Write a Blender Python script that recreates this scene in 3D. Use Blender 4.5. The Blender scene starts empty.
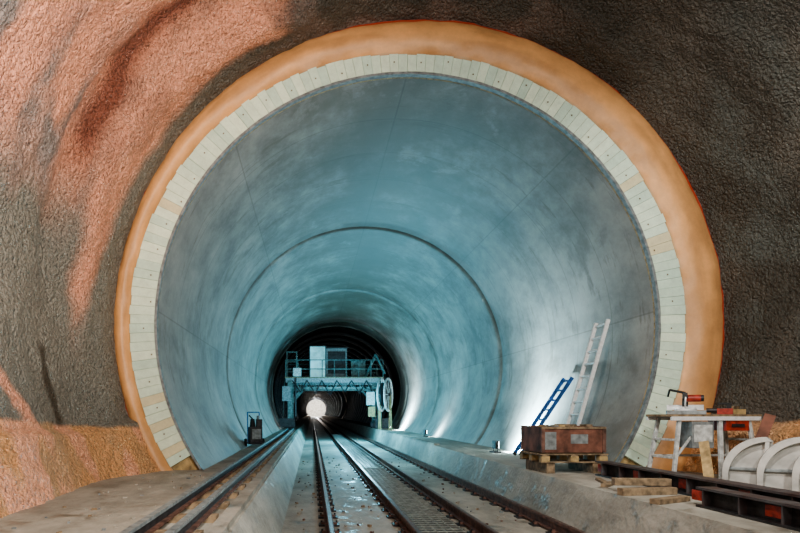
import bpy, math, random
from mathutils import Vector, Matrix, noise
random.seed(7)
D=bpy.data
CX,CZ,R=1.71,2.605,4.5      # tunnel axis, lining radius
MOUTH=10.8; END=41.5; CAMZ=1.03
COL=bpy.context.scene.collection
try: bpy.context.scene.view_settings.look='AgX - Medium High Contrast'
except Exception: pass
# ------------------------------------------------------------ materials
def newmat(name):
    m=D.materials.new(name); m.use_nodes=True
    nt=m.node_tree; b=nt.nodes["Principled BSDF"]
    return m,nt,b
def mat(name,col,rough=0.6,metal=0.0,var=0.25,scale=6.0,bump=0.15,emit=None,es=0,col2=None):
    m,nt,b=newmat(name)
    tc=nt.nodes.new("ShaderNodeTexCoord")
    n=nt.nodes.new("ShaderNodeTexNoise"); n.inputs["Scale"].default_value=scale; n.inputs["Detail"].default_value=8
    nt.links.new(tc.outputs["Object"],n.inputs["Vector"])
    r=nt.nodes.new("ShaderNodeValToRGB")
    c2=col2 or tuple(c*(1-var*1.6) for c in col)
    r.color_ramp.elements[0].position=0.3; r.color_ramp.elements[0].color=(*c2,1)
    r.color_ramp.elements[1].position=0.68; r.color_ramp.elements[1].color=(*[min(1,c*(1+var*.5)) for c in col],1)
    nt.links.new(n.outputs["Fac"],r.inputs["Fac"]); nt.links.new(r.outputs["Color"],b.inputs["Base Color"])
    b.inputs["Roughness"].default_value=rough; b.inputs["Metallic"].default_value=metal
    if bump:
        bp=nt.nodes.new("ShaderNodeBump"); bp.inputs["Strength"].default_value=bump; bp.inputs["Distance"].default_value=0.02
        n2=nt.nodes.new("ShaderNodeTexNoise"); n2.inputs["Scale"].default_value=scale*6; n2.inputs["Detail"].default_value=6
        nt.links.new(tc.outputs["Object"],n2.inputs["Vector"])
        nt.links.new(n2.outputs["Fac"],bp.inputs["Height"]); nt.links.new(bp.outputs["Normal"],b.inputs["Normal"])
    if emit:
        b.inputs["Emission Color"].default_value=(*emit,1); b.inputs["Emission Strength"].default_value=es
    return m
M_STEEL=mat("dark_steel",(0.045,0.042,0.045),0.45,0.3,0.4,10)
M_RUST=mat("rusty_steel",(0.20,0.105,0.08),0.6,0.2,0.45,9)
M_BEAM=mat("grey_beam_steel",(0.10,0.095,0.10),0.5,0.3,0.5,4,0.2,col2=(0.07,0.035,0.03))
M_RAILTOP=mat("worn_rail_head",(0.24,0.15,0.12),0.4,0.6,0.3,12)
M_ALU=mat("aluminium",(0.85,0.87,0.88),0.4,0.2,0.1,20)
M_BLUE=mat("blue_paint",(0.03,0.13,0.42),0.45,0.1,0.3,15)
M_WOOD=mat("weathered_timber",(0.30,0.22,0.14),0.8,0,0.4,12)
M_WOODR=mat("red_brown_timber",(0.22,0.095,0.065),0.75,0,0.5,5)
M_GREY=mat("grey_paint",(0.30,0.33,0.34),0.5,0.3,0.3,12)
M_WHITE=mat("white_plastic",(0.62,0.61,0.58),0.5,0,0.25,4,0.1)
M_WHITEP=mat("white_paint",(0.66,0.68,0.67),0.5,0,0.3,14)
M_RED=mat("red_paint",(0.42,0.05,0.03),0.45,0,0.35,15)
M_YEL=mat("yellow_timber",(0.50,0.36,0.18),0.7,0,0.35,10)
M_BLACK=mat("black_rubber",(0.015,0.015,0.017),0.6,0,0.3,15)
M_DRAIN=mat("dark_drain_bed",(0.045,0.04,0.032),0.35,0,0.4,3)
M_MESH=mat("galvanised_mesh",(0.34,0.36,0.33),0.5,0.2,0.3,12)
M_LAMP=mat("lamp_glass",(0.9,0.95,1),0.3,0,0.0,5,0,(0.75,0.93,1.0),40)
M_SHEET=mat("glowing_sheet",(0.6,0.8,0.85),0.3,0,0.15,1.6,0.05,(0.25,0.75,0.85),0.55,col2=(0.02,0.06,0.07))  # reflective sheet; emission stands in for the light it reflects
M_GANTRY=mat("gantry_green_grey",(0.16,0.22,0.21),0.5,0.3,0.4,8)

def concrete(name,c1,c2,stain,stretch=(1,1,1),rough=0.6,sstr=0.5,scale=0.6,panel=False,bump=0.3,wet=False):
    m,nt,b=newmat(name); N=nt.nodes; L=nt.links
    tc=N.new("ShaderNodeTexCoord"); mp=N.new("ShaderNodeMapping"); mp.inputs["Scale"].default_value=stretch
    L.new(tc.outputs["UV" if panel else "Object"],mp.inputs["Vector"])
    src=tc.outputs["Object"]
    n1=N.new("ShaderNodeTexNoise"); n1.inputs["Scale"].default_value=scale; n1.inputs["Detail"].default_value=12; n1.inputs["Roughness"].default_value=0.7
    L.new(mp.outputs["Vector"],n1.inputs["Vector"])
    r1=N.new("ShaderNodeValToRGB"); r1.color_ramp.elements[0].position=0.36; r1.color_ramp.elements[0].color=(*c2,1)
    r1.color_ramp.elements[1].position=0.64; r1.color_ramp.elements[1].color=(*c1,1); L.new(n1.outputs["Fac"],r1.inputs["Fac"])
    def stainlayer(sc,loc,stv,lo,hi,ms,rgh=0.66,dis=0.25):
        n2=N.new("ShaderNodeTexNoise"); n2.inputs["Scale"].default_value=sc; n2.inputs["Detail"].default_value=12; n2.inputs["Distortion"].default_value=dis; n2.inputs["Roughness"].default_value=rgh
        mp2=N.new("ShaderNodeMapping"); mp2.inputs["Scale"].default_value=ms; mp2.inputs["Location"].default_value=loc
        L.new(tc.outputs["UV" if panel else "Object"],mp2.inputs["Vector"]); L.new(mp2.outputs["Vector"],n2.inputs["Vector"])
        r2=N.new("ShaderNodeValToRGB"); r2.color_ramp.elements[0].position=lo; r2.color_ramp.elements[0].color=(0,0,0,1)
        r2.color_ramp.elements[1].position=hi; r2.color_ramp.elements[1].color=(stv,)*3+(1,); L.new(n2.outputs["Fac"],r2.inputs["Fac"])
        return r2
    def over(out,fac,col):
        mm=N.new("ShaderNodeMix"); mm.data_type='RGBA'; L.new(fac,mm.inputs[0]); L.new(out,mm.inputs[6]); mm.inputs[7].default_value=(*col,1); return mm.outputs[2]
    out=r1.outputs["Color"]
    if panel:
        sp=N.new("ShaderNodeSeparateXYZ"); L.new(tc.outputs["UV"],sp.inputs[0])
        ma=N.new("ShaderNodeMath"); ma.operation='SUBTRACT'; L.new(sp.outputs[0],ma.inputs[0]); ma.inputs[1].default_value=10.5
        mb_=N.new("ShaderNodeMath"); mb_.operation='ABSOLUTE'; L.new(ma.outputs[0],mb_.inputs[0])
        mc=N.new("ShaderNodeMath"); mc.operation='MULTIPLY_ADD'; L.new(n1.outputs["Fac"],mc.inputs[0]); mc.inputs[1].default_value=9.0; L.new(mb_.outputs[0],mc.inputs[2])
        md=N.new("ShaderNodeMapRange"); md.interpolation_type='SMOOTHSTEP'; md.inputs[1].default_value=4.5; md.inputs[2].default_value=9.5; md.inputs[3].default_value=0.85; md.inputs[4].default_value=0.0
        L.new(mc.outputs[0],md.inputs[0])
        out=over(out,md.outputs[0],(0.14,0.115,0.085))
    r2=stainlayer(0.7 if panel else scale*2.2,(3.1,11.7,1.3),0.42 if panel else sstr,0.55 if panel else .54,0.64 if panel else 0.66,(1.0,0.9,1) if panel else (1,1,1),0.66,0.25)
    out=over(out,r2.outputs["Color"],stain)
    if panel:
        r5=stainlayer(1.3,(1.7,2.2,0),0.6,0.56,0.64,(0.35,1.6,1),0.75); out=over(out,r5.outputs["Color"],(0.13,0.10,0.07))
        r6=stainlayer(0.8,(9.7,5.2,0),0.45,0.58,0.68,(1,0.8,1),0.72); out=over(out,r6.outputs["Color"],(0.48,0.46,0.42))
        vj=N.new("ShaderNodeMath"); vj.operation='ADD'; L.new(sp.outputs[1],vj.inputs[0]); vj.inputs[1].default_value=0.9
        vm=N.new("ShaderNodeMath"); vm.operation='PINGPONG'; L.new(vj.outputs[0],vm.inputs[0]); vm.inputs[1].default_value=4.85
        vn=N.new("ShaderNodeMath"); vn.operation='MULTIPLY_ADD'; L.new(n1.outputs["Fac"],vn.inputs[0]); vn.inputs[1].default_value=2.2; L.new(vm.outputs[0],vn.inputs[2])
        vr=N.new("ShaderNodeMapRange"); vr.inputs[1].default_value=0.9; vr.inputs[2].default_value=1.7; vr.inputs[3].default_value=0.55; vr.inputs[4].default_value=0; L.new(vn.outputs[0],vr.inputs[0])
        out=over(out,vr.outputs[0],(0.11,0.09,0.065))
        br=N.new("ShaderNodeTexBrick"); br.offset=0; br.inputs["Scale"].default_value=1
        br.inputs["Brick Width"].default_value=3.4; br.inputs["Row Height"].default_value=1.6; br.inputs["Mortar Size"].default_value=0.02; br.inputs["Mortar Smooth"].default_value=0.5
        br.inputs["Color1"].default_value=(1,1,1,1); br.inputs["Color2"].default_value=(0.72,0.72,0.72,1); br.inputs["Mortar"].default_value=(0.5,0.47,0.43,1)
        L.new(tc.outputs["UV"],br.inputs["Vector"])
        m2=N.new("ShaderNodeMix"); m2.data_type='RGBA'; m2.blend_type='MULTIPLY'; m2.inputs[0].default_value=0.55
        L.new(out,m2.inputs[6]); L.new(br.outputs["Color"],m2.inputs[7]); out=m2.outputs[2]
    L.new(out,b.inputs["Base Color"]); b.inputs["Roughness"].default_value=rough
    if wet:
        rr=N.new("ShaderNodeMapRange"); rr.inputs[1].default_value=0; rr.inputs[2].default_value=sstr; rr.inputs[3].default_value=rough; rr.inputs[4].default_value=0.3
        L.new(r2.outputs["Color"],rr.inputs[0]); L.new(rr.outputs[0],b.inputs["Roughness"])
    n3=N.new("ShaderNodeTexNoise"); n3.inputs["Scale"].default_value=14; n3.inputs["Detail"].default_value=8; L.new(src,n3.inputs["Vector"])
    bp=N.new("ShaderNodeBump"); bp.inputs["Strength"].default_value=bump; bp.inputs["Distance"].default_value=0.02
    L.new(n3.outputs["Fac"],bp.inputs["Height"]); L.new(bp.outputs["Normal"],b.inputs["Normal"])
    return m
M_LIN=concrete("lining_concrete",(0.43,0.41,0.375),(0.22,0.21,0.19),(0.13,0.105,0.075),(0.6,0.4,1),0.5,0.8,1.3,True,0.2)
M_FLOOR=concrete("floor_concrete",(0.50,0.475,0.42),(0.25,0.235,0.20),(0.12,0.105,0.08),(1,0.5,1),0.7,0.75,1.3,False,0.7,True)

def vcolmat(name,rough,bumps,lo=0.6,hi=1.3,ns=2.5,vor=False):
    m,nt,b=newmat(name); N=nt.nodes; L=nt.links
    at=N.new("ShaderNodeAttribute"); at.attribute_name="Col"
    tc=N.new("ShaderNodeTexCoord")
    n=N.new("ShaderNodeTexNoise"); n.inputs["Scale"].default_value=ns; n.inputs["Detail"].default_value=12; n.inputs["Roughness"].default_value=0.8
    L.new(tc.outputs["Object"],n.inputs["Vector"])
    mr=N.new("ShaderNodeMapRange"); mr.inputs[1].default_value=0.3; mr.inputs[2].default_value=0.7; mr.inputs[3].default_value=lo; mr.inputs[4].default_value=hi
    L.new(n.outputs["Fac"],mr.inputs[0])
    vm=N.new("ShaderNodeVectorMath"); vm.operation='SCALE'; L.new(at.outputs["Color"],vm.inputs[0]); L.new(mr.outputs[0],vm.inputs["Scale"])
    L.new(vm.outputs[0],b.inputs["Base Color"]); b.inputs["Roughness"].default_value=rough
    prev=None
    for sc,st,dist in bumps:
        if vor and sc>10:
            nn=N.new("ShaderNodeTexVoronoi"); nn.feature='F1'; nn.inputs["Scale"].default_value=sc; nn.inputs["Detail"].default_value=2; out=nn.outputs["Distance"]
        else:
            nn=N.new("ShaderNodeTexNoise"); nn.inputs["Scale"].default_value=sc; nn.inputs["Detail"].default_value=8; nn.inputs["Roughness"].default_value=0.65; out=nn.outputs["Fac"]
        L.new(tc.outputs["Object"],nn.inputs["Vector"])
        bp=N.new("ShaderNodeBump"); bp.inputs["Strength"].default_value=st; bp.inputs["Distance"].default_value=dist
        bp.invert = vor and sc>10
        L.new(out,bp.inputs["Height"])
        if prev: L.new(prev.outputs["Normal"],bp.inputs["Normal"])
        prev=bp
    L.new(prev.outputs["Normal"],b.inputs["Normal"])
    return m
M_SHOT=vcolmat("shotcrete",0.36,[(3,0.4,0.07),(8,0.7,0.06),(19,1.0,0.05)],0.45,1.55,18,True)
M_FOAM=vcolmat("tan_membrane",0.45,[(2.5,0.3,0.06)],0.8,1.1)
M_BOARD=vcolmat("formwork_board_wood",0.7,[(12,0.3,0.02)],0.8,1.1,6)

# ------------------------------------------------------------ mesh builder
class MB:
    def __init__(s): s.v=[];s.f=[];s.mi=[];s.mats=[];s.sm=[]
    def m(s,mt):
        if mt not in s.mats: s.mats.append(mt)
        return s.mats.index(mt)
    def add(s,vs,fs,mt,smooth=False):
        o=len(s.v); s.v+= [tuple(v) for v in vs]; k=s.m(mt)
        for f in fs: s.f.append(tuple(i+o for i in f)); s.mi.append(k); s.sm.append(smooth)
    def box(s,c,d,mt,rot=None):
        vs=[]
        for x in(-.5,.5):
            for y in(-.5,.5):
                for z in(-.5,.5):
                    p=Vector((x*d[0],y*d[1],z*d[2]))
                    if rot is not None: p=rot@p
                    vs.append(p+Vector(c))
        s.add(vs,[(0,1,3,2),(4,6,7,5),(0,4,5,1),(2,3,7,6),(0,2,6,4),(1,5,7,3)],mt)
    def frame(s,p1,p2,up=(0,0,1)):
        z=(Vector(p2)-Vector(p1)).normalized(); u=Vector(up)
        if abs(z.dot(u))>0.98: u=Vector((0,1,0))
        x=u.cross(z).normalized(); y=z.cross(x)
        return Matrix((x,y,z)).transposed()
    def beam(s,p1,p2,w,h,mt,up=(0,0,1)):
        rot=s.frame(p1,p2,up); p1=Vector(p1);p2=Vector(p2)
        s.box((p1+p2)/2,(w,h,(p2-p1).length),mt,rot)
    def tube(s,p1,p2,r,mt,n=12,r2=None,cap=True):
        rot=s.frame(p1,p2); r2=r if r2 is None else r2; vs=[]
        for p,rr in((Vector(p1),r),(Vector(p2),r2)):
            for i in range(n):
                a=2*math.pi*i/n; vs.append(p+rot@Vector((rr*math.cos(a),rr*math.sin(a),0)))
        fs=[(i,(i+1)%n,n+(i+1)%n,n+i) for i in range(n)]
        s.add(vs,fs,mt,True)
        if cap: s.add(vs,[tuple(range(n))[::-1],tuple(range(n,2*n))],mt)
    def torus(s,c,axis,Rr,r,mt,n=32,k=8):
        z=Vector(axis).normalized(); rot=s.frame((0,0,0),z); vs=[];fs=[]
        for i in range(n):
            a=2*math.pi*i/n
            for j in range(k):
                b=2*math.pi*j/k; q=Rr+r*math.cos(b)
                vs.append(Vector(c)+rot@Vector((q*math.cos(a),q*math.sin(a),r*math.sin(b))))
        for i in range(n):
            for j in range(k):
                fs.append((i*k+j,((i+1)%n)*k+j,((i+1)%n)*k+(j+1)%k,i*k+(j+1)%k))
        s.add(vs,fs,mt,True)
    def obj(s,name,loc=None,rotz=0,bevel=0):
        me=D.meshes.new(name)
        me.from_pydata([tuple(v) for v in s.v],[],s.f)
        for m in s.mats: me.materials.append(m)
        for p,k,sm in zip(me.polygons,s.mi,s.sm): p.material_index=k; p.use_smooth=sm
        me.update(); o=D.objects.new(name,me); COL.objects.link(o)
        if loc: o.location=loc
        o.rotation_euler[2]=rotz
        if bevel:
            b=o.modifiers.new("bevel","BEVEL"); b.width=bevel; b.segments=2; b.limit_method='ANGLE'
        return o

def surf(name,nu,nv,fn,mt,colfn=None,uvfn=None,smooth=True,flip=False):
    vs=[];cols=[];uvs=[]
    for j in range(nv+1):
        for i in range(nu+1):
            u=i/nu; v=j/nv
            vs.append(fn(u,v))
            if colfn: cols.append(colfn(u,v,vs[-1]))
            if uvfn: uvs.append(uvfn(u,v))
    fs=[]
    for j in range(nv):
        for i in range(nu):
            a=j*(nu+1)+i; q=(a,a+1,a+nu+2,a+nu+1)
            fs.append(q[::-1] if flip else q)
    me=D.meshes.new(name); me.from_pydata(vs,[],fs); me.materials.append(mt)
    if smooth: me.polygons.foreach_set("use_smooth",[True]*len(fs))
    if colfn:
        ca=me.color_attributes.new("Col",'FLOAT_COLOR','POINT')
        flat=[]
        for c in cols: flat+=[c[0],c[1],c[2],1]
        ca.data.foreach_set("color",flat)
    if uvfn:
        ul=me.uv_layers.new(name="UVMap")
        vi=[0]*len(me.loops); me.loops.foreach_get("vertex_index",vi); fl=[]
        for k in vi: fl+=uvs[k]
        ul.data.foreach_set("uv",fl)
    o=D.objects.new(name,me); COL.objects.link(o); return o
def sst(a,b,x):
    t=max(0,min(1,(x-a)/(b-a))); return t*t*(3-2*t)
def mixc(a,b,t): return tuple(a[i]*(1-t)+b[i]*t for i in range(3))
def nz(x,y,z=0,o=0): return noise.fractal(Vector((x,y,z+o)),1.0,2.1,5)
def sn(x,y,o=0): return noise.fractal(Vector((x,y,o)),1.2,2.1,2)
rad=math.radians

# ------------------------------------------------------------ excavated cavern wall (shotcrete)
def foamR(th):   # outer radius of membrane ring around tunnel axis
    return 5.43+0.21*math.sin(th)+0.06*sn(th*2.2,2.2)+0.022*noise.noise(Vector((th*9,0,3)))+0.01*noise.noise(Vector((th*24,0,9)))
def ringR(th):   # outer radius of the board ring
    return 4.83+0.14*abs(math.sin(th))
def cav(u,v):
    th=rad(-128+256*u); y=-7+17.95*v
    base=5.43+0.21*math.sin(th)
    out=0.38*sst(10.9,9.2,y)                    # opens up towards the camera
    lump=0.15*nz(th*2.2,y*0.5)*sst(10.9,10.0,y)
    d=math.degrees(th)
    if -95<d<-5:                                 # sprayed ridge on the left shoulder
        w=sst(-95,-75,d)*sst(-5,-25,d)
        out-=0.22*w*math.exp(-((y-9.75+0.2*math.sin(th*4))/0.45)**2)
        out+=0.16*w*math.exp(-((y-8.9+0.2*math.sin(th*4))/0.35)**2)
    q=Vector((5.6*th,y,0))
    near=sst(3,5,y)*sst(10.95,10.5,y)
    lump+=0.03*nz(th*14,y*2.5,5)*sst(10.95,10.4,y)+(0.016*noise.noise(q*6)+0.014*noise.noise(q*12))*near
    z0=CZ+base*math.cos(th)
    if z0<0.95: out-=0.14*sst(0.98,0.8,z0)       # loose bulging base course
    r=base+out+lump
    return (CX+r*math.sin(th),y,CZ+r*math.cos(th))
DARK=(0.080,0.075,0.064); GREY=(0.27,0.265,0.235); PINK=(0.97,0.46,0.31); DRED=(0.28,0.105,0.07); OCH=(0.80,0.43,0.21); BLUEG=(0.26,0.27,0.27)  # PINK stands for warm light, BLUEG and DRED for shade
def cavcol(u,v,p):
    d=-128+256*u; y=p[1]; th=rad(d); z=p[2]
    n1=sn(th*3,y*0.7,11); n2=sn(th*7,y*1.6,23); n3=sn(th*2.2+y*.45,y*1.2-th*1.5,31); n4=nz(th*9,y*2.2,0,41)
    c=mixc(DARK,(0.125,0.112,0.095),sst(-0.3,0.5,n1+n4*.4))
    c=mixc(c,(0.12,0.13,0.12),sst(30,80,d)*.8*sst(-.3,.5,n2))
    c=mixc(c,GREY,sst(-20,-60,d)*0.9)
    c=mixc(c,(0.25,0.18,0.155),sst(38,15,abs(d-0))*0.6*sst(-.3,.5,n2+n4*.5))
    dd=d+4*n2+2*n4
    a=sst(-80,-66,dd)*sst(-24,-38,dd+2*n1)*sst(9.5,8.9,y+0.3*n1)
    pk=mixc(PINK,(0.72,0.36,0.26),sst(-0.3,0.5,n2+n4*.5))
    c=mixc(c,pk,a)  # warm light on the left shoulder, painted into the wall colour
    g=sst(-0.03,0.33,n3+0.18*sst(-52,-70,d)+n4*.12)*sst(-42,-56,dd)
    c=mixc(c,BLUEG,0.85*a*g)  # blue-grey shadow streaks painted across the pink zone
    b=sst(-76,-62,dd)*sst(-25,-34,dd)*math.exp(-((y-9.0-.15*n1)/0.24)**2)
    c=mixc(c,DRED,min(1,b*1.1))  # shaded inner side of the ridge, painted dark red
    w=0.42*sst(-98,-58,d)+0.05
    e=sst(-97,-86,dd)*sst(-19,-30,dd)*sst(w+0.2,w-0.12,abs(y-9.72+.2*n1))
    c=mixc(c,mixc(PINK,(0.74,0.35,0.24),sst(-.2,.4,n2+n4*.5)),e*0.9)  # warm-lit band along the ridge, painted in
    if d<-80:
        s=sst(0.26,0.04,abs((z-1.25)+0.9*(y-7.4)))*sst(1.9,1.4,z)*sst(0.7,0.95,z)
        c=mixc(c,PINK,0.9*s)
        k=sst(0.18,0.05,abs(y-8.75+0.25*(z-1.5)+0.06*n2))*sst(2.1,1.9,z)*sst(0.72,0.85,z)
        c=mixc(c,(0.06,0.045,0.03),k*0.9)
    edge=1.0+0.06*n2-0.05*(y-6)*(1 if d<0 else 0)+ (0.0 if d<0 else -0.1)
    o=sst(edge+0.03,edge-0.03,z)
    oc=mixc(OCH,(0.64,0.39,0.22),sst(-.2,.4,n1+n4*.4)); oc=mixc(oc,(0.99,0.50,0.33),sst(0.0,.25,n3)*(0.9 if d<0 else .2))  # pink highlights painted into the left ochre base
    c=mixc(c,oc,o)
    rp=sst(0.35,0.2,math.hypot((y-7.0)/1.2,(z-2.5)/1.6))*(1 if d>0 else 0)
    c=mixc(c,(0.28,0.11,0.055),rp*0.9)
    return c
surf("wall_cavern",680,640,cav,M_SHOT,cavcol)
mb=MB(); n=48
ring=[(CX+5.9*math.sin(rad(-180+360*i/n)),-6.9,CZ+5.9*math.cos(rad(-180+360*i/n))) for i in range(n)]
mb.add(ring,[tuple(range(n))],M_FLOOR); mb.obj("rear_light_block")  # unseen disc added behind the camera to stop world light leaking in

# ------------------------------------------------------------ tan membrane ring
def foam(u,v):
    th=rad(-122+244*u); r0=ringR(th)-0.01; r1=foamR(th)+0.03
    r=r0+(r1-r0)*v
    bul=math.sin(math.pi*min(1,v*1.05))**0.8*0.16
    fold=(0.05*noise.noise(Vector((th*7,v*1.2,0)))+0.035*noise.noise(Vector((th*18,v*1.5,4))))*(1-0.7*sst(.8,1,v))
    y=MOUTH-0.02-bul*(0.7+fold*8)-0.07*v
    return (CX+r*math.sin(th),y+fold,CZ+r*math.cos(th))
def foamcol(u,v,p):
    th=u*4.26; n=nz(th*3,v*2,0,3)
    c=mixc((0.80,0.43,0.19),(0.60,0.32,0.14),sst(-.3,.4,n))
    if v>0.955: c=(0.42,0.06,0.03)
    if v<0.05: c=mixc(c,(0.4,0.3,0.18),.6)
    return c
surf("waterproofing_membrane",700,24,foam,M_FOAM,foamcol)

# ------------------------------------------------------------ formwork boards
vs=[];fs=[];cols=[]
nb=124; a0=rad(-121); a1=rad(121)
for i in range(nb):
    ta=a0+(a1-a0)*i/nb; tb=a0+(a1-a0)*(i+1)/nb; g=(tb-ta)*0.015; ta+=g; tb-=g
    ro=ringR(ta)+random.uniform(-0.01,0.02); ri=4.535; off=random.uniform(0,0.015)
    t=random.random(); c=mixc((0.84,0.98,0.80),(0.62,0.80,0.68),t)
    if random.random()<0.06: c=(0.78,0.73,0.50)
    o=len(vs)
    for y in (MOUTH-0.06-off,MOUTH+0.02):
        for r,t_ in((ri,ta),(ri,tb),(ro,tb),(ro,ta)):
            vs.append((CX+r*math.sin(t_),y,CZ+r*math.cos(t_))); cols.append(c)
    fs+=[(o,o+1,o+2,o+3),(o+4,o+7,o+6,o+5)]+[(o+k,o+4+k,o+4+(k+1)%4,o+(k+1)%4) for k in range(4)]
    if i%3==0:
        tm=(ta+tb)/2; o=len(vs); rr=4.60+0.18*random.random(); s=0.012
        for dx,dz in((-s,-s),(s,-s),(s,s),(-s,s)):
            vs.append((CX+rr*math.sin(tm)+dx,MOUTH-0.08,CZ+rr*math.cos(tm)+dz)); cols.append((0.16,0.12,0.07))
        fs.append((o,o+1,o+2,o+3))
me=D.meshes.new("formwork_board_ring"); me.from_pydata(vs,[],fs); me.materials.append(M_BOARD)
ca=me.color_attributes.new("Col",'FLOAT_COLOR','POINT'); fl=[]
for c in cols: fl+=[*c,1]
ca.data.foreach_set("color",fl)
o=D.objects.new("formwork_board_ring",me); COL.objects.link(o)
mb=MB()
def arcband(mb,r0,r1,y0,y1,mt,A0=-125,A1=125,n=160):
    vs=[];fs=[]
    for i in range(n+1):
        t=rad(A0+(A1-A0)*i/n); s_,c_=math.sin(t),math.cos(t)
        vs+=[(CX+r0*s_,y0,CZ+r0*c_),(CX+r1*s_,y0,CZ+r1*c_),(CX+r1*s_,y1,CZ+r1*c_),(CX+r0*s_,y1,CZ+r0*c_)]
    for i in range(n):
        for k in range(4):
            a=i*4+k;b=i*4+(k+1)%4; fs.append((a,b,b+4,a+4))
    mb.add(vs,fs,mt,False)
arcband(mb,4.5,4.95,MOUTH+0.03,MOUTH+0.10,M_YEL)
arcband(mb,4.485,4.53,MOUTH-0.07,MOUTH+0.03,M_GREY,n=360)
mb.obj("formwork_edge_strip")

# ------------------------------------------------------------ concrete lining
joints=[19.6,29.3,38.9]
ys=[MOUTH]
for j in joints: ys+=[j-0.05,j-0.02,j+0.02,j+0.05]
ys+=[y for y in [12+i*1.0 for i in range(30)] if all(abs(y-j)>0.3 for j in joints)]
ys=sorted(ys+[END])
def lr(y):
    k=sum(1 for j in joints if y>j)
    r=R-0.012*k
    if any(abs(y-j)<0.03 for j in joints): r+=0.05
    return r
nv=len(ys)-1
def lin(u,v):
    th=rad(-130+260*u); y=ys[int(round(v*nv))]; r=lr(y)
    return (CX+r*math.sin(th),y,CZ+r*math.cos(th))
surf("wall_tunnel_lining",360,nv,lin,M_LIN,None,lambda u,v:(u*20.4,ys[int(round(v*nv))]-MOUTH))
mb=MB(); arcband(mb,4.44,4.9,END,END+0.3,M_FLOOR); mb.obj("trim_lining_collar")

# ------------------------------------------------------------ unlined tunnel beyond
def far(u,v):
    th=rad(-130+260*u); y=END+0.2+ (v**1.5)*230
    r=4.75+0.12*nz(th*3,y*0.5)-(0.10 if int(y/1.5)%2 else 0)
    return (CX+r*math.sin(th),y,CZ+r*math.cos(th))
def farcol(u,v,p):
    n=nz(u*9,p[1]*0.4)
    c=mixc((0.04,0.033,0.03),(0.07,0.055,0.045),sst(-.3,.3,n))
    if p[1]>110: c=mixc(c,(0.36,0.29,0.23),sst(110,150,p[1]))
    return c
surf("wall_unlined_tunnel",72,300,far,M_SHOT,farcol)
mb=MB()
for i in range(24):
    y=46+i*3.2 if i<18 else 104+ (i-18)*12
    arcband(mb,4.42,4.6,y,y+0.2,M_STEEL,n=60)
for i in range(12):
    y=112+i*12
    arcband(mb,3.9,4.6,y,y+0.8,M_STEEL,n=60)
mb.obj("steel_arch_ribs")
mb=MB(); n=40
mb.add([(CX+4.9*math.sin(2*math.pi*i/n),268,CZ+4.9*math.cos(2*math.pi*i/n)) for i in range(n)],[tuple(range(n))],M_FLOOR); mb.obj("wall_far_end")

# ------------------------------------------------------------ floor section (ledges, trench, drain)
LX=-0.70;RX=3.85;FZ=-0.62
mb=MB()
prof=[(-3.9,0.0),(-1.9,0.0),(LX,0.0),(-0.42,FZ),(1.45,FZ),(1.45,FZ-0.3),(2.15,FZ-0.3),(2.15,FZ),(3.70,FZ),(RX,0.0),(5.2,0.0),(7.4,0.0)]
seg=[-6.9,2,6,MOUTH,19.6,29.3,END,80,268]
for a,b in zip(seg,seg[1:]):
    P=[(x if a<MOUTH-0.1 else max(CX-3.85,min(CX+3.85,x)),z) for x,z in prof]
    vs=[(x,a,z) for x,z in P]+[(x,b,z) for x,z in P]; n=len(P)
    mb.add(vs,[(i,i+1,n+i+1,n+i) for i in range(n-1)],M_FLOOR)
mb.add([(1.455,-6.9,FZ-.12),(2.145,-6.9,FZ-.12),(2.145,260,FZ-.12),(1.455,260,FZ-.12)],[(0,1,2,3)],M_DRAIN)  # darker sheet laid along the drain, below the grating
mb.obj("floor")
mb=MB()
mb.box((-0.80,130,0.03),(0.14,262,0.06),M_FLOOR); mb.obj("trim_kerb_left")
mb=MB()
mb.box((3.95,140,0.03),(0.18,242,0.06),M_FLOOR); mb.obj("trim_kerb_right")

# ------------------------------------------------------------ tracks
def rail(mb,x,y0,y1,zb,h=0.15):
    mb.box((x,(y0+y1)/2,zb+0.012),(0.13,y1-y0,0.024),M_RUST)
    mb.box((x,(y0+y1)/2,zb+h/2),(0.022,y1-y0,h),M_RUST)
    mb.box((x,(y0+y1)/2,zb+h-0.02),(0.068,y1-y0,0.036),M_RUST)
    mb.box((x,(y0+y1)/2,zb+h+0.001),(0.05,y1-y0,0.006),M_RAILTOP)
def track(name,xs):
    mb=MB()
    for x in xs:
        rail(mb,x,-6,250,FZ+0.02)
        y=1.0
        while y<60:
            mb.box((x,y,FZ+0.012),(0.30,0.20,0.024),M_STEEL)
            for s in(-1,1):
                mb.box((x+s*0.09,y,FZ+0.035),(0.05,0.07,0.03),M_RUST)
                mb.tube((x+s*0.11,y,FZ+0.03),(x+s*0.11,y,FZ+0.075),0.014,M_STEEL,6)
            y+=0.65
    mb.obj(name)
track("railway_track",(0.25,1.33)); track("railway_track",(2.28,3.36))
mb=MB()
for i in range(6):
    mb.box((1.48+i*0.128,24,FZ-0.01),(0.02,46,0.02),M_MESH)
y=1.2
while y<46:
    mb.box((1.80,y,FZ+0.002),(0.68,0.024,0.016),M_MESH); y+=0.17 if y<18 else 0.35
mb.obj("drain_grating")
random.seed(11)
mb=MB()   # rubble scattered on the track bed
for i in range(260):
    y=4.5+18*random.random()**1.6; z=FZ
    x=random.choice([random.uniform(-0.35,0.1),random.uniform(0.45,1.1),random.uniform(2.5,3.2),random.uniform(3.5,3.66)])
    s=random.uniform(0.012,0.04)
    mb.box((x,y,z+s*0.4),(s*random.uniform(.8,2.5),s,s*.8),random.choice([M_WOOD,M_FLOOR,M_RUST,M_GREY]),Matrix.Rotation(random.random()*6,3,'Z'))
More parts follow.
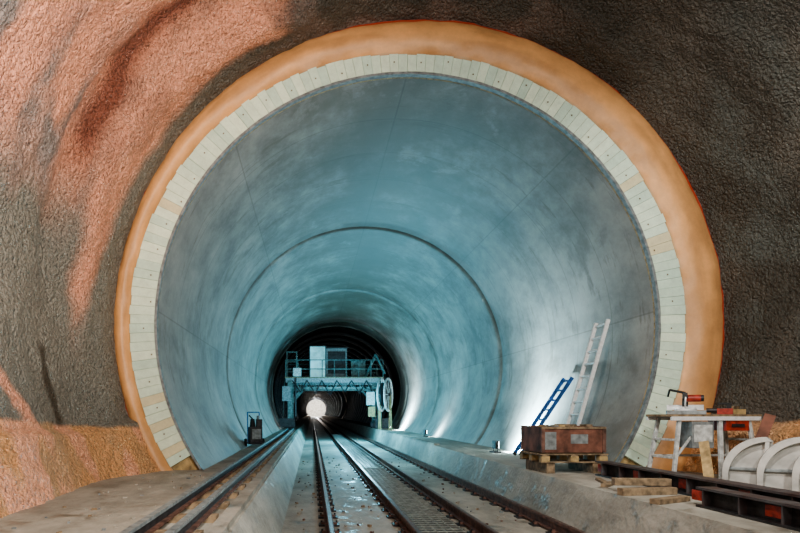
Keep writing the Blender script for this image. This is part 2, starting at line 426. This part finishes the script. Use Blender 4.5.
for i in range(45):
    y=4.8+5.4*random.random(); x=random.uniform(-2.7,-1.6)
    s=random.uniform(0.01,0.028)
    mb.box((x,y,s*0.4),(s*random.uniform(.8,3),s,s*.8),random.choice([M_WOOD,M_FLOOR,M_FLOOR,M_GREY]),Matrix.Rotation(random.random()*6,3,'Z'))
for i in range(60):
    y=6.7+2.6*random.random(); x=random.uniform(4.95,5.3)
    s=random.uniform(0.015,0.04)
    mb.box((x,y,s*0.4),(s*random.uniform(.8,4),s,s*.8),random.choice([M_WOOD,M_YEL,M_FLOOR,M_RUST]),Matrix.Rotation(random.random()*6,3,'Z'))
mb.obj("scattered_rubble")
mb=MB()
for x in(-1.02,-1.34):
    mb.box((x,18,0.07),(0.11,30,0.02),M_RUST); mb.box((x,18,0.12),(0.02,30,0.10),M_STEEL); mb.box((x,18,0.165),(0.06,30,0.03),M_GREY)
y=3.3
while y<33: mb.box((-1.18,y,0.03),(0.56,0.18,0.06),M_WOOD); y+=0.8
mb.obj("crane_rail")

# ------------------------------------------------------------ steel H beams on right ledge
def hbeam(name,x,y0,y1,z0,h=0.28,w=0.24,skew=0.0):
    mb=MB(); L=y1-y0
    mb.box((0,0,0.012),(w,L,0.024),M_STEEL); mb.box((0,0,h-0.012),(w,L,0.024),M_BEAM); mb.box((0,0,h/2),(0.02,L,h-0.04),M_STEEL)
    y=-L/2+0.15; k=0
    while y<L/2:
        mb.box((0,y,h/2),(w*0.9,0.02,h-0.045),M_BEAM)
        if k%2: mb.box((-0.013,y+0.2,h/2),(0.006,0.2,h*.5),M_RED)
        y+=0.55; k+=1
    mb.obj(name,(x,(y0+y1)/2,z0),skew)
hbeam("steel_beam",4.78,4.6,9.9,0.0,0.24,0.22); hbeam("steel_beam",4.32,3.6,6.6,0.0,0.22,0.2)
mb=MB()
for x,y,z,l,a,w in [(4.22,7.55,0.045,0.75,0.15,.12),(4.28,7.8,0.135,0.7,-0.1,.12),(4.2,8.5,0.02,0.5,0.9,.1),(4.3,8.9,0.02,0.6,1.3,.08),(4.12,6.9,0.03,0.6,0.5,.12)]:
    mb.box((x,y,z),(l,w,min(.09,z*2)),M_WOOD,Matrix.Rotation(a,3,'Z'))
mb.obj("timber_offcuts",bevel=0.005)
mb=MB()
for k in range(5):
    mb.torus((0.01*k,0.008*k*(-1)**k,0.02+0.028*k),(0.03*(-1)**k,0.02,1),0.20-0.012*k,0.014,M_BLACK,36,6)
mb.obj("cable_coil",(5.35,8.95,0.0))

# ------------------------------------------------------------ pallet + crate
px,py=4.44,10.66
mb=MB()
for dx in(-0.4,0.4): mb.box((dx,0,0.09),(0.14,0.9,0.18),M_WOOD)
z=0.18
for dy in(-0.42,0,0.42):
    mb.box((0,dy,z+0.011),(1.15,0.10,0.022),M_WOOD)
    for dx in(-0.5,0,0.5): mb.box((dx,dy,z+0.067),(0.14,0.12,0.09),M_YEL)
for dx in(-0.5,0,0.5): mb.box((dx,0,z+0.122),(0.12,0.95,0.02),M_WOOD)
for i in range(7): mb.box((0,-0.42+i*0.14,z+0.143),(1.18,0.10,0.022),M_WOOD)
mb.obj("wooden_pallet",(px,py,0.0),0.04)
mb=MB(); H=0.44
for s in(-1,1):
    mb.box((0,s*0.42,0.02+H/2),(1.10,0.03,H),M_WOODR)
    mb.box((s*0.54,0,0.02+H/2),(0.03,0.82,H),M_WOODR)
    for dx in(-0.53,0.53): mb.box((dx,s*0.44,H/2+0.02),(0.06,0.02,H),M_RUST)
    mb.box((0,s*0.44,H),(1.12,0.03,0.035),M_WOOD)
mb.box((0,0,0.02),(1.06,0.82,0.03),M_WOOD); mb.box((0.0,0,0.34),(1.02,0.78,0.02),M_WOOD)
random.seed(3)
for i in range(8): mb.box((random.uniform(-.35,.35),random.uniform(-.25,.25),0.41+0.06*random.random()),(random.uniform(.15,.4),0.1,0.08),random.choice([M_YEL,M_WOOD,M_GREY]),Matrix.Rotation(random.random()*3,3,'Z'))
mb.box((0.1,-0.437,0.25),(0.3,0.008,0.16),M_GREY); mb.box((-0.40,-0.437,0.22),(0.2,0.008,0.3),M_GREY)
mb.obj("wooden_crate",(px,py,0.335),0.04)

# ------------------------------------------------------------ ladders
def ladder(name,b,t,w,mt,nr,th=0.06,rw=0.03):
    mb=MB(); b=Vector(b);t=Vector(t); W=Vector((0,w/2,0)); d=(t-b).normalized(); up=d.cross(Vector((0,1,0)))
    for s in(-1,1):
        mb.beam(b+W*s,t+W*s,rw,th+0.02,mt,up)
        mb.beam(b+W*s,b+W*s+d*0.06,rw+.02,th+0.03,M_BLACK,up)
    for i in range(nr):
        p=b+(t-b)*((i+0.7)/nr); mb.tube(p-W,p+W,0.024,mt,8)
    mb.obj(name)
ladder("aluminium_ladder",(5.00,12.0,0.05),(5.80,12.0,2.86),0.5,M_ALU,11,0.05,0.045)
ladder("blue_ladder",(4.82,14.1,0.04),(6.02,14.1,1.85),0.45,M_BLUE,8,0.06,0.04)

# ------------------------------------------------------------ workbench with saw
mb=MB(); HH=0.99
mb.box((0,0,HH),(1.42,0.62,0.035),M_WOOD)
for s in(-1,1): mb.box((0,s*0.30,HH-.045),(1.40,0.04,0.06),M_ALU)
for sx in(-1,1):
    for sy in(-1,1):
        mb.beam((sx*0.68,sy*0.32,0),(sx*0.54,sy*0.25,HH-.04),0.05,0.05,M_WHITEP)
    mb.beam((sx*0.63,-0.30,0.35),(sx*0.63,0.30,0.35),0.035,0.035,M_WHITEP)
    mb.beam((sx*0.60,-0.28,0.62),(sx*0.60,0.28,0.62),0.035,0.035,M_WHITEP)
mb.beam((-0.62,0.28,0.35),(0.62,0.28,0.35),0.035,0.035,M_WHITEP)
mb.beam((-0.62,-0.28,0.35),(-0.2,-0.28,0.9),0.03,0.03,M_WHITEP)
mb.beam((0.08,-0.31,0.0),(0.08,-0.27,HH-.05),0.06,0.05,M_WHITEP)
mb.box((-0.22,-0.15,0.70),(0.34,0.35,0.40),M_GREY)
mb.box((-0.22,-0.33,0.72),(0.28,0.012,0.26),M_WHITEP)
mb.box((0.34,-0.1,0.84),(0.36,0.4,0.16),M_RED)
mb.box((0.34,-0.31,0.84),(0.2,0.012,0.05),M_STEEL)
mb.obj("workbench",(6.08,9.35,0.0),0.05,0.004)
mb=MB()
mb.box((0,0,0.03),(0.52,0.36,0.06),M_GREY)
mb.tube((0,0,0.06),(0,0,0.085),0.15,M_ALU,24)
mb.box((0,0.13,0.11),(0.5,0.025,0.08),M_ALU)
mb.tube((-0.015,-0.02,0.22),(0.0,-0.02,0.22),0.13,M_ALU,28)
mb.box((-0.01,-0.02,0.29),(0.06,0.24,0.09),M_STEEL)
mb.tube((0.0,0.0,0.25),(0.2,0.0,0.25),0.055,M_RED,16); mb.tube((0.2,0,0.25),(0.24,0,0.25),0.05,M_STEEL,16)
mb.beam((0,0.17,0.06),(0,0.07,0.3),0.08,0.05,M_STEEL)
mb.beam((-0.01,-0.1,0.33),(-0.22,-0.16,0.38),0.03,0.035,M_BLACK)
mb.beam((-0.22,-0.16,0.38),(-0.24,-0.06,0.28),0.025,0.025,M_BLACK)
mb.obj("chop_saw",(5.84,9.38,1.008),-0.5,0.003)
mb=MB()
mb.box((0,0,0.04),(0.3,0.16,0.08),M_YEL); mb.box((0.02,0.02,0.105),(0.22,0.1,0.05),M_WOOD,Matrix.Rotation(.4,3,'Z'))
mb.obj("wood_offcut_pile",(6.6,9.4,1.008),0.2)
mb=MB()
mb.box((0,0,0.045),(0.07,0.2,0.09),M_RED); mb.tube((0,0.08,0.06),(0,0.24,0.06),0.035,M_STEEL,14); mb.beam((0,-0.05,0.09),(0,-0.05,0.16),0.04,0.06,M_BLACK); mb.box((0,0.0,0.165),(0.04,0.18,0.03),M_BLACK)
mb.obj("hand_drill",(6.32,9.18,1.008),0.9,0.003)

# ------------------------------------------------------------ white curved formwork pieces
def shell(name,loc,rz,s=1.0,W=0.16,mt=M_WHITE):
    mb=MB(); n=14
    pr=[(-0.30,0.0)]+[(-0.30+0.50*(1-math.cos(math.pi/2*k/n)),0.20+0.50*math.sin(math.pi/2*k/n)) for k in range(n+1)]
    o=[(a*s,b*s) for a,b in pr]; i_=[((a+0.07)*s,(b-0.06)*s if b>0 else 0) for a,b in pr]
    poly=o+i_[::-1]; N=len(poly); m=len(o)
    vs=[(p[0],-W/2,p[1]) for p in poly]+[(p[0],W/2,p[1]) for p in poly]
    fs=[(k,(k+1)%N,N+(k+1)%N,N+k) for k in range(N)]
    for k in range(m-1):
        fs+=[(k,N-1-k,N-2-k,k+1),(N+k,N+k+1,N+N-2-k,N+N-1-k)]
    mb.add(vs,fs,mt)
    P=[(p[0],0.02,p[1]) for p in i_]+[(0.16*s,0.02,0.0)]
    mb.add(P,[tuple(range(len(P)))],mt)
    mb.box((0.19*s,0,0.34*s),(0.05*s,W*0.9,0.66*s),mt,Matrix.Rotation(0.08,3,'Y'))
    mb.box((-0.05*s,-0.01,0.25*s),(0.4*s,0.05,0.04*s),M_GREY)
    mb.obj(name,loc,rz,0.006)
for x,y,a,s in [(6.08,8.35,-0.75,1.0),(6.32,8.02,-0.6,1.02),(6.52,7.66,-0.7,1.02)]:
    shell("curved_formwork_piece",(x,y,0.0),a,s)
mb=MB(); mb.beam((5.25,7.9,0.02),(5.55,8.5,0.62),0.12,0.03,M_YEL,(0.6,0.8,0)); mb.obj("yellow_plank")
mb=MB(); mb.beam((6.25,8.7,0.02),(6.8,8.9,1.0),0.14,0.03,M_WOODR,(0.6,0.8,0)); mb.obj("brown_plank")

# ------------------------------------------------------------ small site trolley
mb=MB()
mb.box((0,0,0.12),(0.42,0.45,0.04),M_STEEL)
for s in(-1,1):
    mb.tube((s*0.24,0.15,0.13),(s*0.29,0.15,0.13),0.13,M_BLACK,20)
    mb.beam((s*0.18,0.22,0.12),(s*0.18,0.30,1.05),0.03,0.03,M_BLUE)
mb.beam((-0.18,0.30,1.05),(0.18,0.30,1.05),0.03,0.03,M_BLUE)
mb.box((0,0.24,0.55),(0.36,0.02,0.04),M_BLUE)
mb.box((0,0,0.38),(0.36,0.34,0.46),M_STEEL); mb.box((0,-0.18,0.4),(0.26,0.02,0.3),M_GREY)
mb.tube((-0.08,0.02,0.6),(-0.08,0.02,0.85),0.09,M_BLACK,16,0.06); mb.tube((0.09,0.02,0.6),(0.09,0.02,0.95),0.05,M_GREY,12)
mb.tube((-0.08,0.02,0.85),(-0.2,-0.1,0.95),0.02,M_BLACK,8)
mb.box((0.1,-0.05,0.72),(0.16,0.2,0.24),M_STEEL)
mb.obj("tool_trolley",(-1.70,18.0,0.0),0.3,0.003)

# ------------------------------------------------------------ gantry (formwork service platform)
mb=MB(); G=M_GANTRY
y0,y1=36.6,39.8
for x in(-1.35,4.10):
    for y in(y0,y1):
        mb.box((x,y,1.6),(0.26,0.26,2.8),G); mb.box((x,y,0.26),(0.5,0.6,0.28),M_STEEL)
        for s in(-1,1): mb.tube((x-0.08,y+s*0.2,0.13),(x+0.08,y+s*0.2,0.13),0.125,M_STEEL,16)
    mb.box((x,(y0+y1)/2,0.45),(0.22,y1-y0,0.22),G)
    mb.beam((x,y0,0.6),(x,y1,2.8),0.1,0.1,G); mb.beam((x,y1,0.6),(x,y0,2.8),0.1,0.1,G)
for y in(y0,y1):
    mb.box((1.35,y,3.02),(5.9,0.2,0.28),M_GREY); mb.box((1.35,y,2.55),(5.5,0.12,0.12),G)
    for i in range(10):
        xa=-1.3+i*0.54; mb.beam((xa,y,2.55),(xa+0.27,y,2.95),0.05,0.05,G); mb.beam((xa+0.27,y,2.95),(xa+0.54,y,2.55),0.05,0.05,G)
    mb.beam((-1.3,y,1.7),(-0.5,y,2.6),0.12,0.12,G); mb.beam((4.05,y,1.7),(3.2,y,2.6),0.12,0.12,G)
mb.box((1.35,(y0+y1)/2,3.18),(6.0,y1-y0+0.4,0.06),M_WOOD)
for y in(y0-0.15,y1+0.15):
    for i in range(9):
        x=-1.6+i*0.74; mb.tube((x,y,3.2),(x,y,4.25),0.028,G,8)
    for z in(3.7,4.25): mb.tube((-1.6,y,z),(4.3,y,z),0.028,G,8)
for x in(-1.55,-0.95): mb.box((x,37.2,4.0),(0.08,0.08,1.7),G)
for z in(3.6,4.2,4.8): mb.box((-1.25,37.2,z),(0.66,0.06,0.06),G)
mb.beam((3.3,37.0,3.2),(3.9,36.6,4.6),0.12,0.12,G); mb.beam((3.9,36.6,4.6),(4.4,36.2,3.4),0.1,0.1,G)
mb.box((1.55,38.6,4.15),(1.3,1.6,1.9),M_GREY); mb.box((1.55,37.78,4.2),(1.1,0.04,1.4),M_STEEL); mb.box((1.55,38.6,5.13),(1.5,1.8,0.08),M_STEEL)
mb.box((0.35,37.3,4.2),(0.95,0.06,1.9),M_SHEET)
for s in(-1,1): mb.box((0.35+s*0.5,37.3,4.2),(0.06,0.1,1.95),M_STEEL)
mb.box((0.35,37.28,5.18),(1.1,0.1,0.06),M_STEEL)
mb.box((2.9,38.2,3.75),(0.9,1.0,1.1),G)
mb.beam((-1.8,37.0,0.2),(-1.8,39.4,3.2),0.05,0.18,G); mb.beam((-1.35,37.0,0.2),(-1.35,39.4,3.2),0.05,0.18,G)
mb.tube((-1.0,36.5,3.2),(-1.0,36.5,0.8),0.06,M_STEEL,10)
mb.box((-1.5,36.2,0.45),(0.9,0.5,0.5),M_STEEL); mb.box((4.2,36.2,0.4),(0.8,0.5,0.6),M_STEEL)
mb.box((3.55,36.4,1.9),(0.5,0.4,0.8),M_WHITEP); mb.box((3.6,36.3,1.1),(0.4,0.4,0.6),M_YEL)
mb.box((-1.55,36.5,2.2),(0.5,0.4,0.9),M_GREY); mb.box((-0.9,36.5,3.5),(0.5,0.4,0.5),M_WHITEP)
for i in range(6):
    xx=-1.2+i*0.9; mb.tube((xx,36.45,3.0),(xx+0.5,36.45,2.3-0.1*(i%3)),0.03,M_BLACK,8); mb.tube((xx+0.5,36.45,2.3-0.1*(i%3)),(xx+0.9,36.45,3.0),0.03,M_BLACK,8)
mb.obj("service_gantry")
mb=MB()  # hose reel on right, seen nearly edge-on
c=Vector((4.28,35.2,2.1)); ax=Vector((0.93,-0.36,0)).normalized(); RR=0.95
for s in(-1,1):
    cc=c+ax*s*0.2
    mb.torus(cc,ax,RR,0.06,M_WHITEP,36,8)
    fr=mb.frame((0,0,0),ax)
    for k in range(4):
        a=math.pi*k/4; d=fr@Vector((math.cos(a),math.sin(a),0))*RR; mb.beam(cc-d,cc+d,0.05,0.04,M_WHITEP)
mb.tube(c-ax*0.19,c+ax*0.19,0.7,M_BLACK,28)
mb.tube(c-ax*0.35,c+ax*0.35,0.1,M_STEEL,12)
for s in(-1,1):
    q=c+ax*s*0.32
    mb.beam((q.x,q.y-0.5,0.0),q,0.08,0.08,M_YEL); mb.beam((q.x,q.y+0.5,0.0),q,0.08,0.08,M_YEL)
mb.obj("hose_reel")

# ------------------------------------------------------------ floodlights
def flood(name,x,y,aim,en,col=(0.60,0.88,1.0),z=0.2):
    mb=MB()
    mb.box((0,0,0.0),(0.08,0.30,0.2),M_STEEL); mb.box((0.045*aim,0,0),(0.012,0.26,0.16),M_LAMP)
    for s in(-1,1): mb.beam((0,s*0.17,-z+0.02),(0,s*0.17,0.02),0.02,0.03,M_STEEL)
    mb.box((0,0,-z+0.012),(0.2,0.38,0.024),M_STEEL)
    mb.obj(name,(x,y,z))
    l=D.lights.new(name+"_light",'AREA'); l.shape='RECTANGLE'; l.size=0.26; l.size_y=0.2; l.energy=en; l.color=col; l.spread=rad(140)
    o=D.objects.new(name+"_light",l); COL.objects.link(o); o.location=(x+0.08*aim,y,z+0.02)
    o.rotation_euler=Vector((aim*1.0,0.0,0.35)).to_track_quat('-Z','Y').to_euler()
flood("floodlight",4.80,15.7,1,560)
flood("floodlight",4.65,36.0,1,650)
flood("floodlight",4.9,26.0,1,40)
def light(name,kind,loc,aim,en,col,size=1,spot=None,blend=0.5):
    l=D.lights.new(name,kind); l.energy=en; l.color=col
    if kind=='AREA': l.size=size
    else: l.shadow_soft_size=size
    if spot: l.spot_size=rad(spot); l.spot_blend=blend
    o=D.objects.new(name,l); COL.objects.link(o); o.location=loc
    if aim: o.rotation_euler=(Vector(aim)-Vector(loc)).to_track_quat('-Z','Y').to_euler()
CY=(0.28,0.78,1.0)
light("tunnel_fill_a",'POINT',(2.2,26.5,1.4),None,620,CY,0.3)  # bare point added as extra cyan fill, no lamp body
light("tunnel_fill_b",'POINT',(2.0,33.5,1.2),None,800,(0.22,0.74,1),0.3)  # extra fill point added for the deeper lining
light("tunnel_fill_c",'POINT',(1.6,19.0,0.8),None,170,(0.38,0.84,1.0),0.4)  # weaker fill point added nearer the mouth
light("cavern_fill_main",'AREA',(3.6,0.0,4.6),(-2.2,9.5,3.0),500,(1.0,0.96,0.88),0.8)  # unseen area fill on the camera side, added to brighten the cavern
light("cavern_key_right",'SPOT',(2.0,4.5,6.2),(7.2,8.8,2.2),1200,(1.0,0.97,0.90),0.10,95,0.8)  # unseen key added to graze the right wall
light("cavern_fill_warm",'SPOT',(0.5,1.5,1.6),(-3.4,8.0,6.0),2100,(1.0,0.78,0.62),0.10,75,0.8)  # unseen warm spot added to tint the upper left wall pink
light("cavern_fill_left",'POINT',(0.8,3.5,3.6),None,280,(1.0,0.95,0.88),0.15)  # unseen fill point added to lift the cavern
light("ledge_fill_left",'SPOT',(0.3,3.0,2.6),(-3.0,7.5,0.3),360,(1.0,0.84,0.68),0.1,60,0.8)  # unseen spot added to brighten the left ledge
for y,e in((130,160),(160,280),(195,600),(230,2200),(258,9000)):
    light("far_tunnel_lamp",'POINT',(CX,y,4.5),None,e,(1.0,0.85,0.72) if y<200 else (0.92,0.97,1.0),0.3)
w=D.worlds.new("World"); bpy.context.scene.world=w; w.use_nodes=True
w.node_tree.nodes["Background"].inputs[0].default_value=(0.5,0.6,0.65,1); w.node_tree.nodes["Background"].inputs[1].default_value=0.1

cam=D.cameras.new("Camera"); co=D.objects.new("Camera",cam); COL.objects.link(co)
co.location=(0,0,CAMZ); co.rotation_euler=(math.pi/2,0,0)
cam.sensor_width=36; cam.lens=27; cam.shift_x=0.11; cam.shift_y=0.183; cam.clip_end=600; cam.clip_start=0.05
bpy.context.scene.camera=co
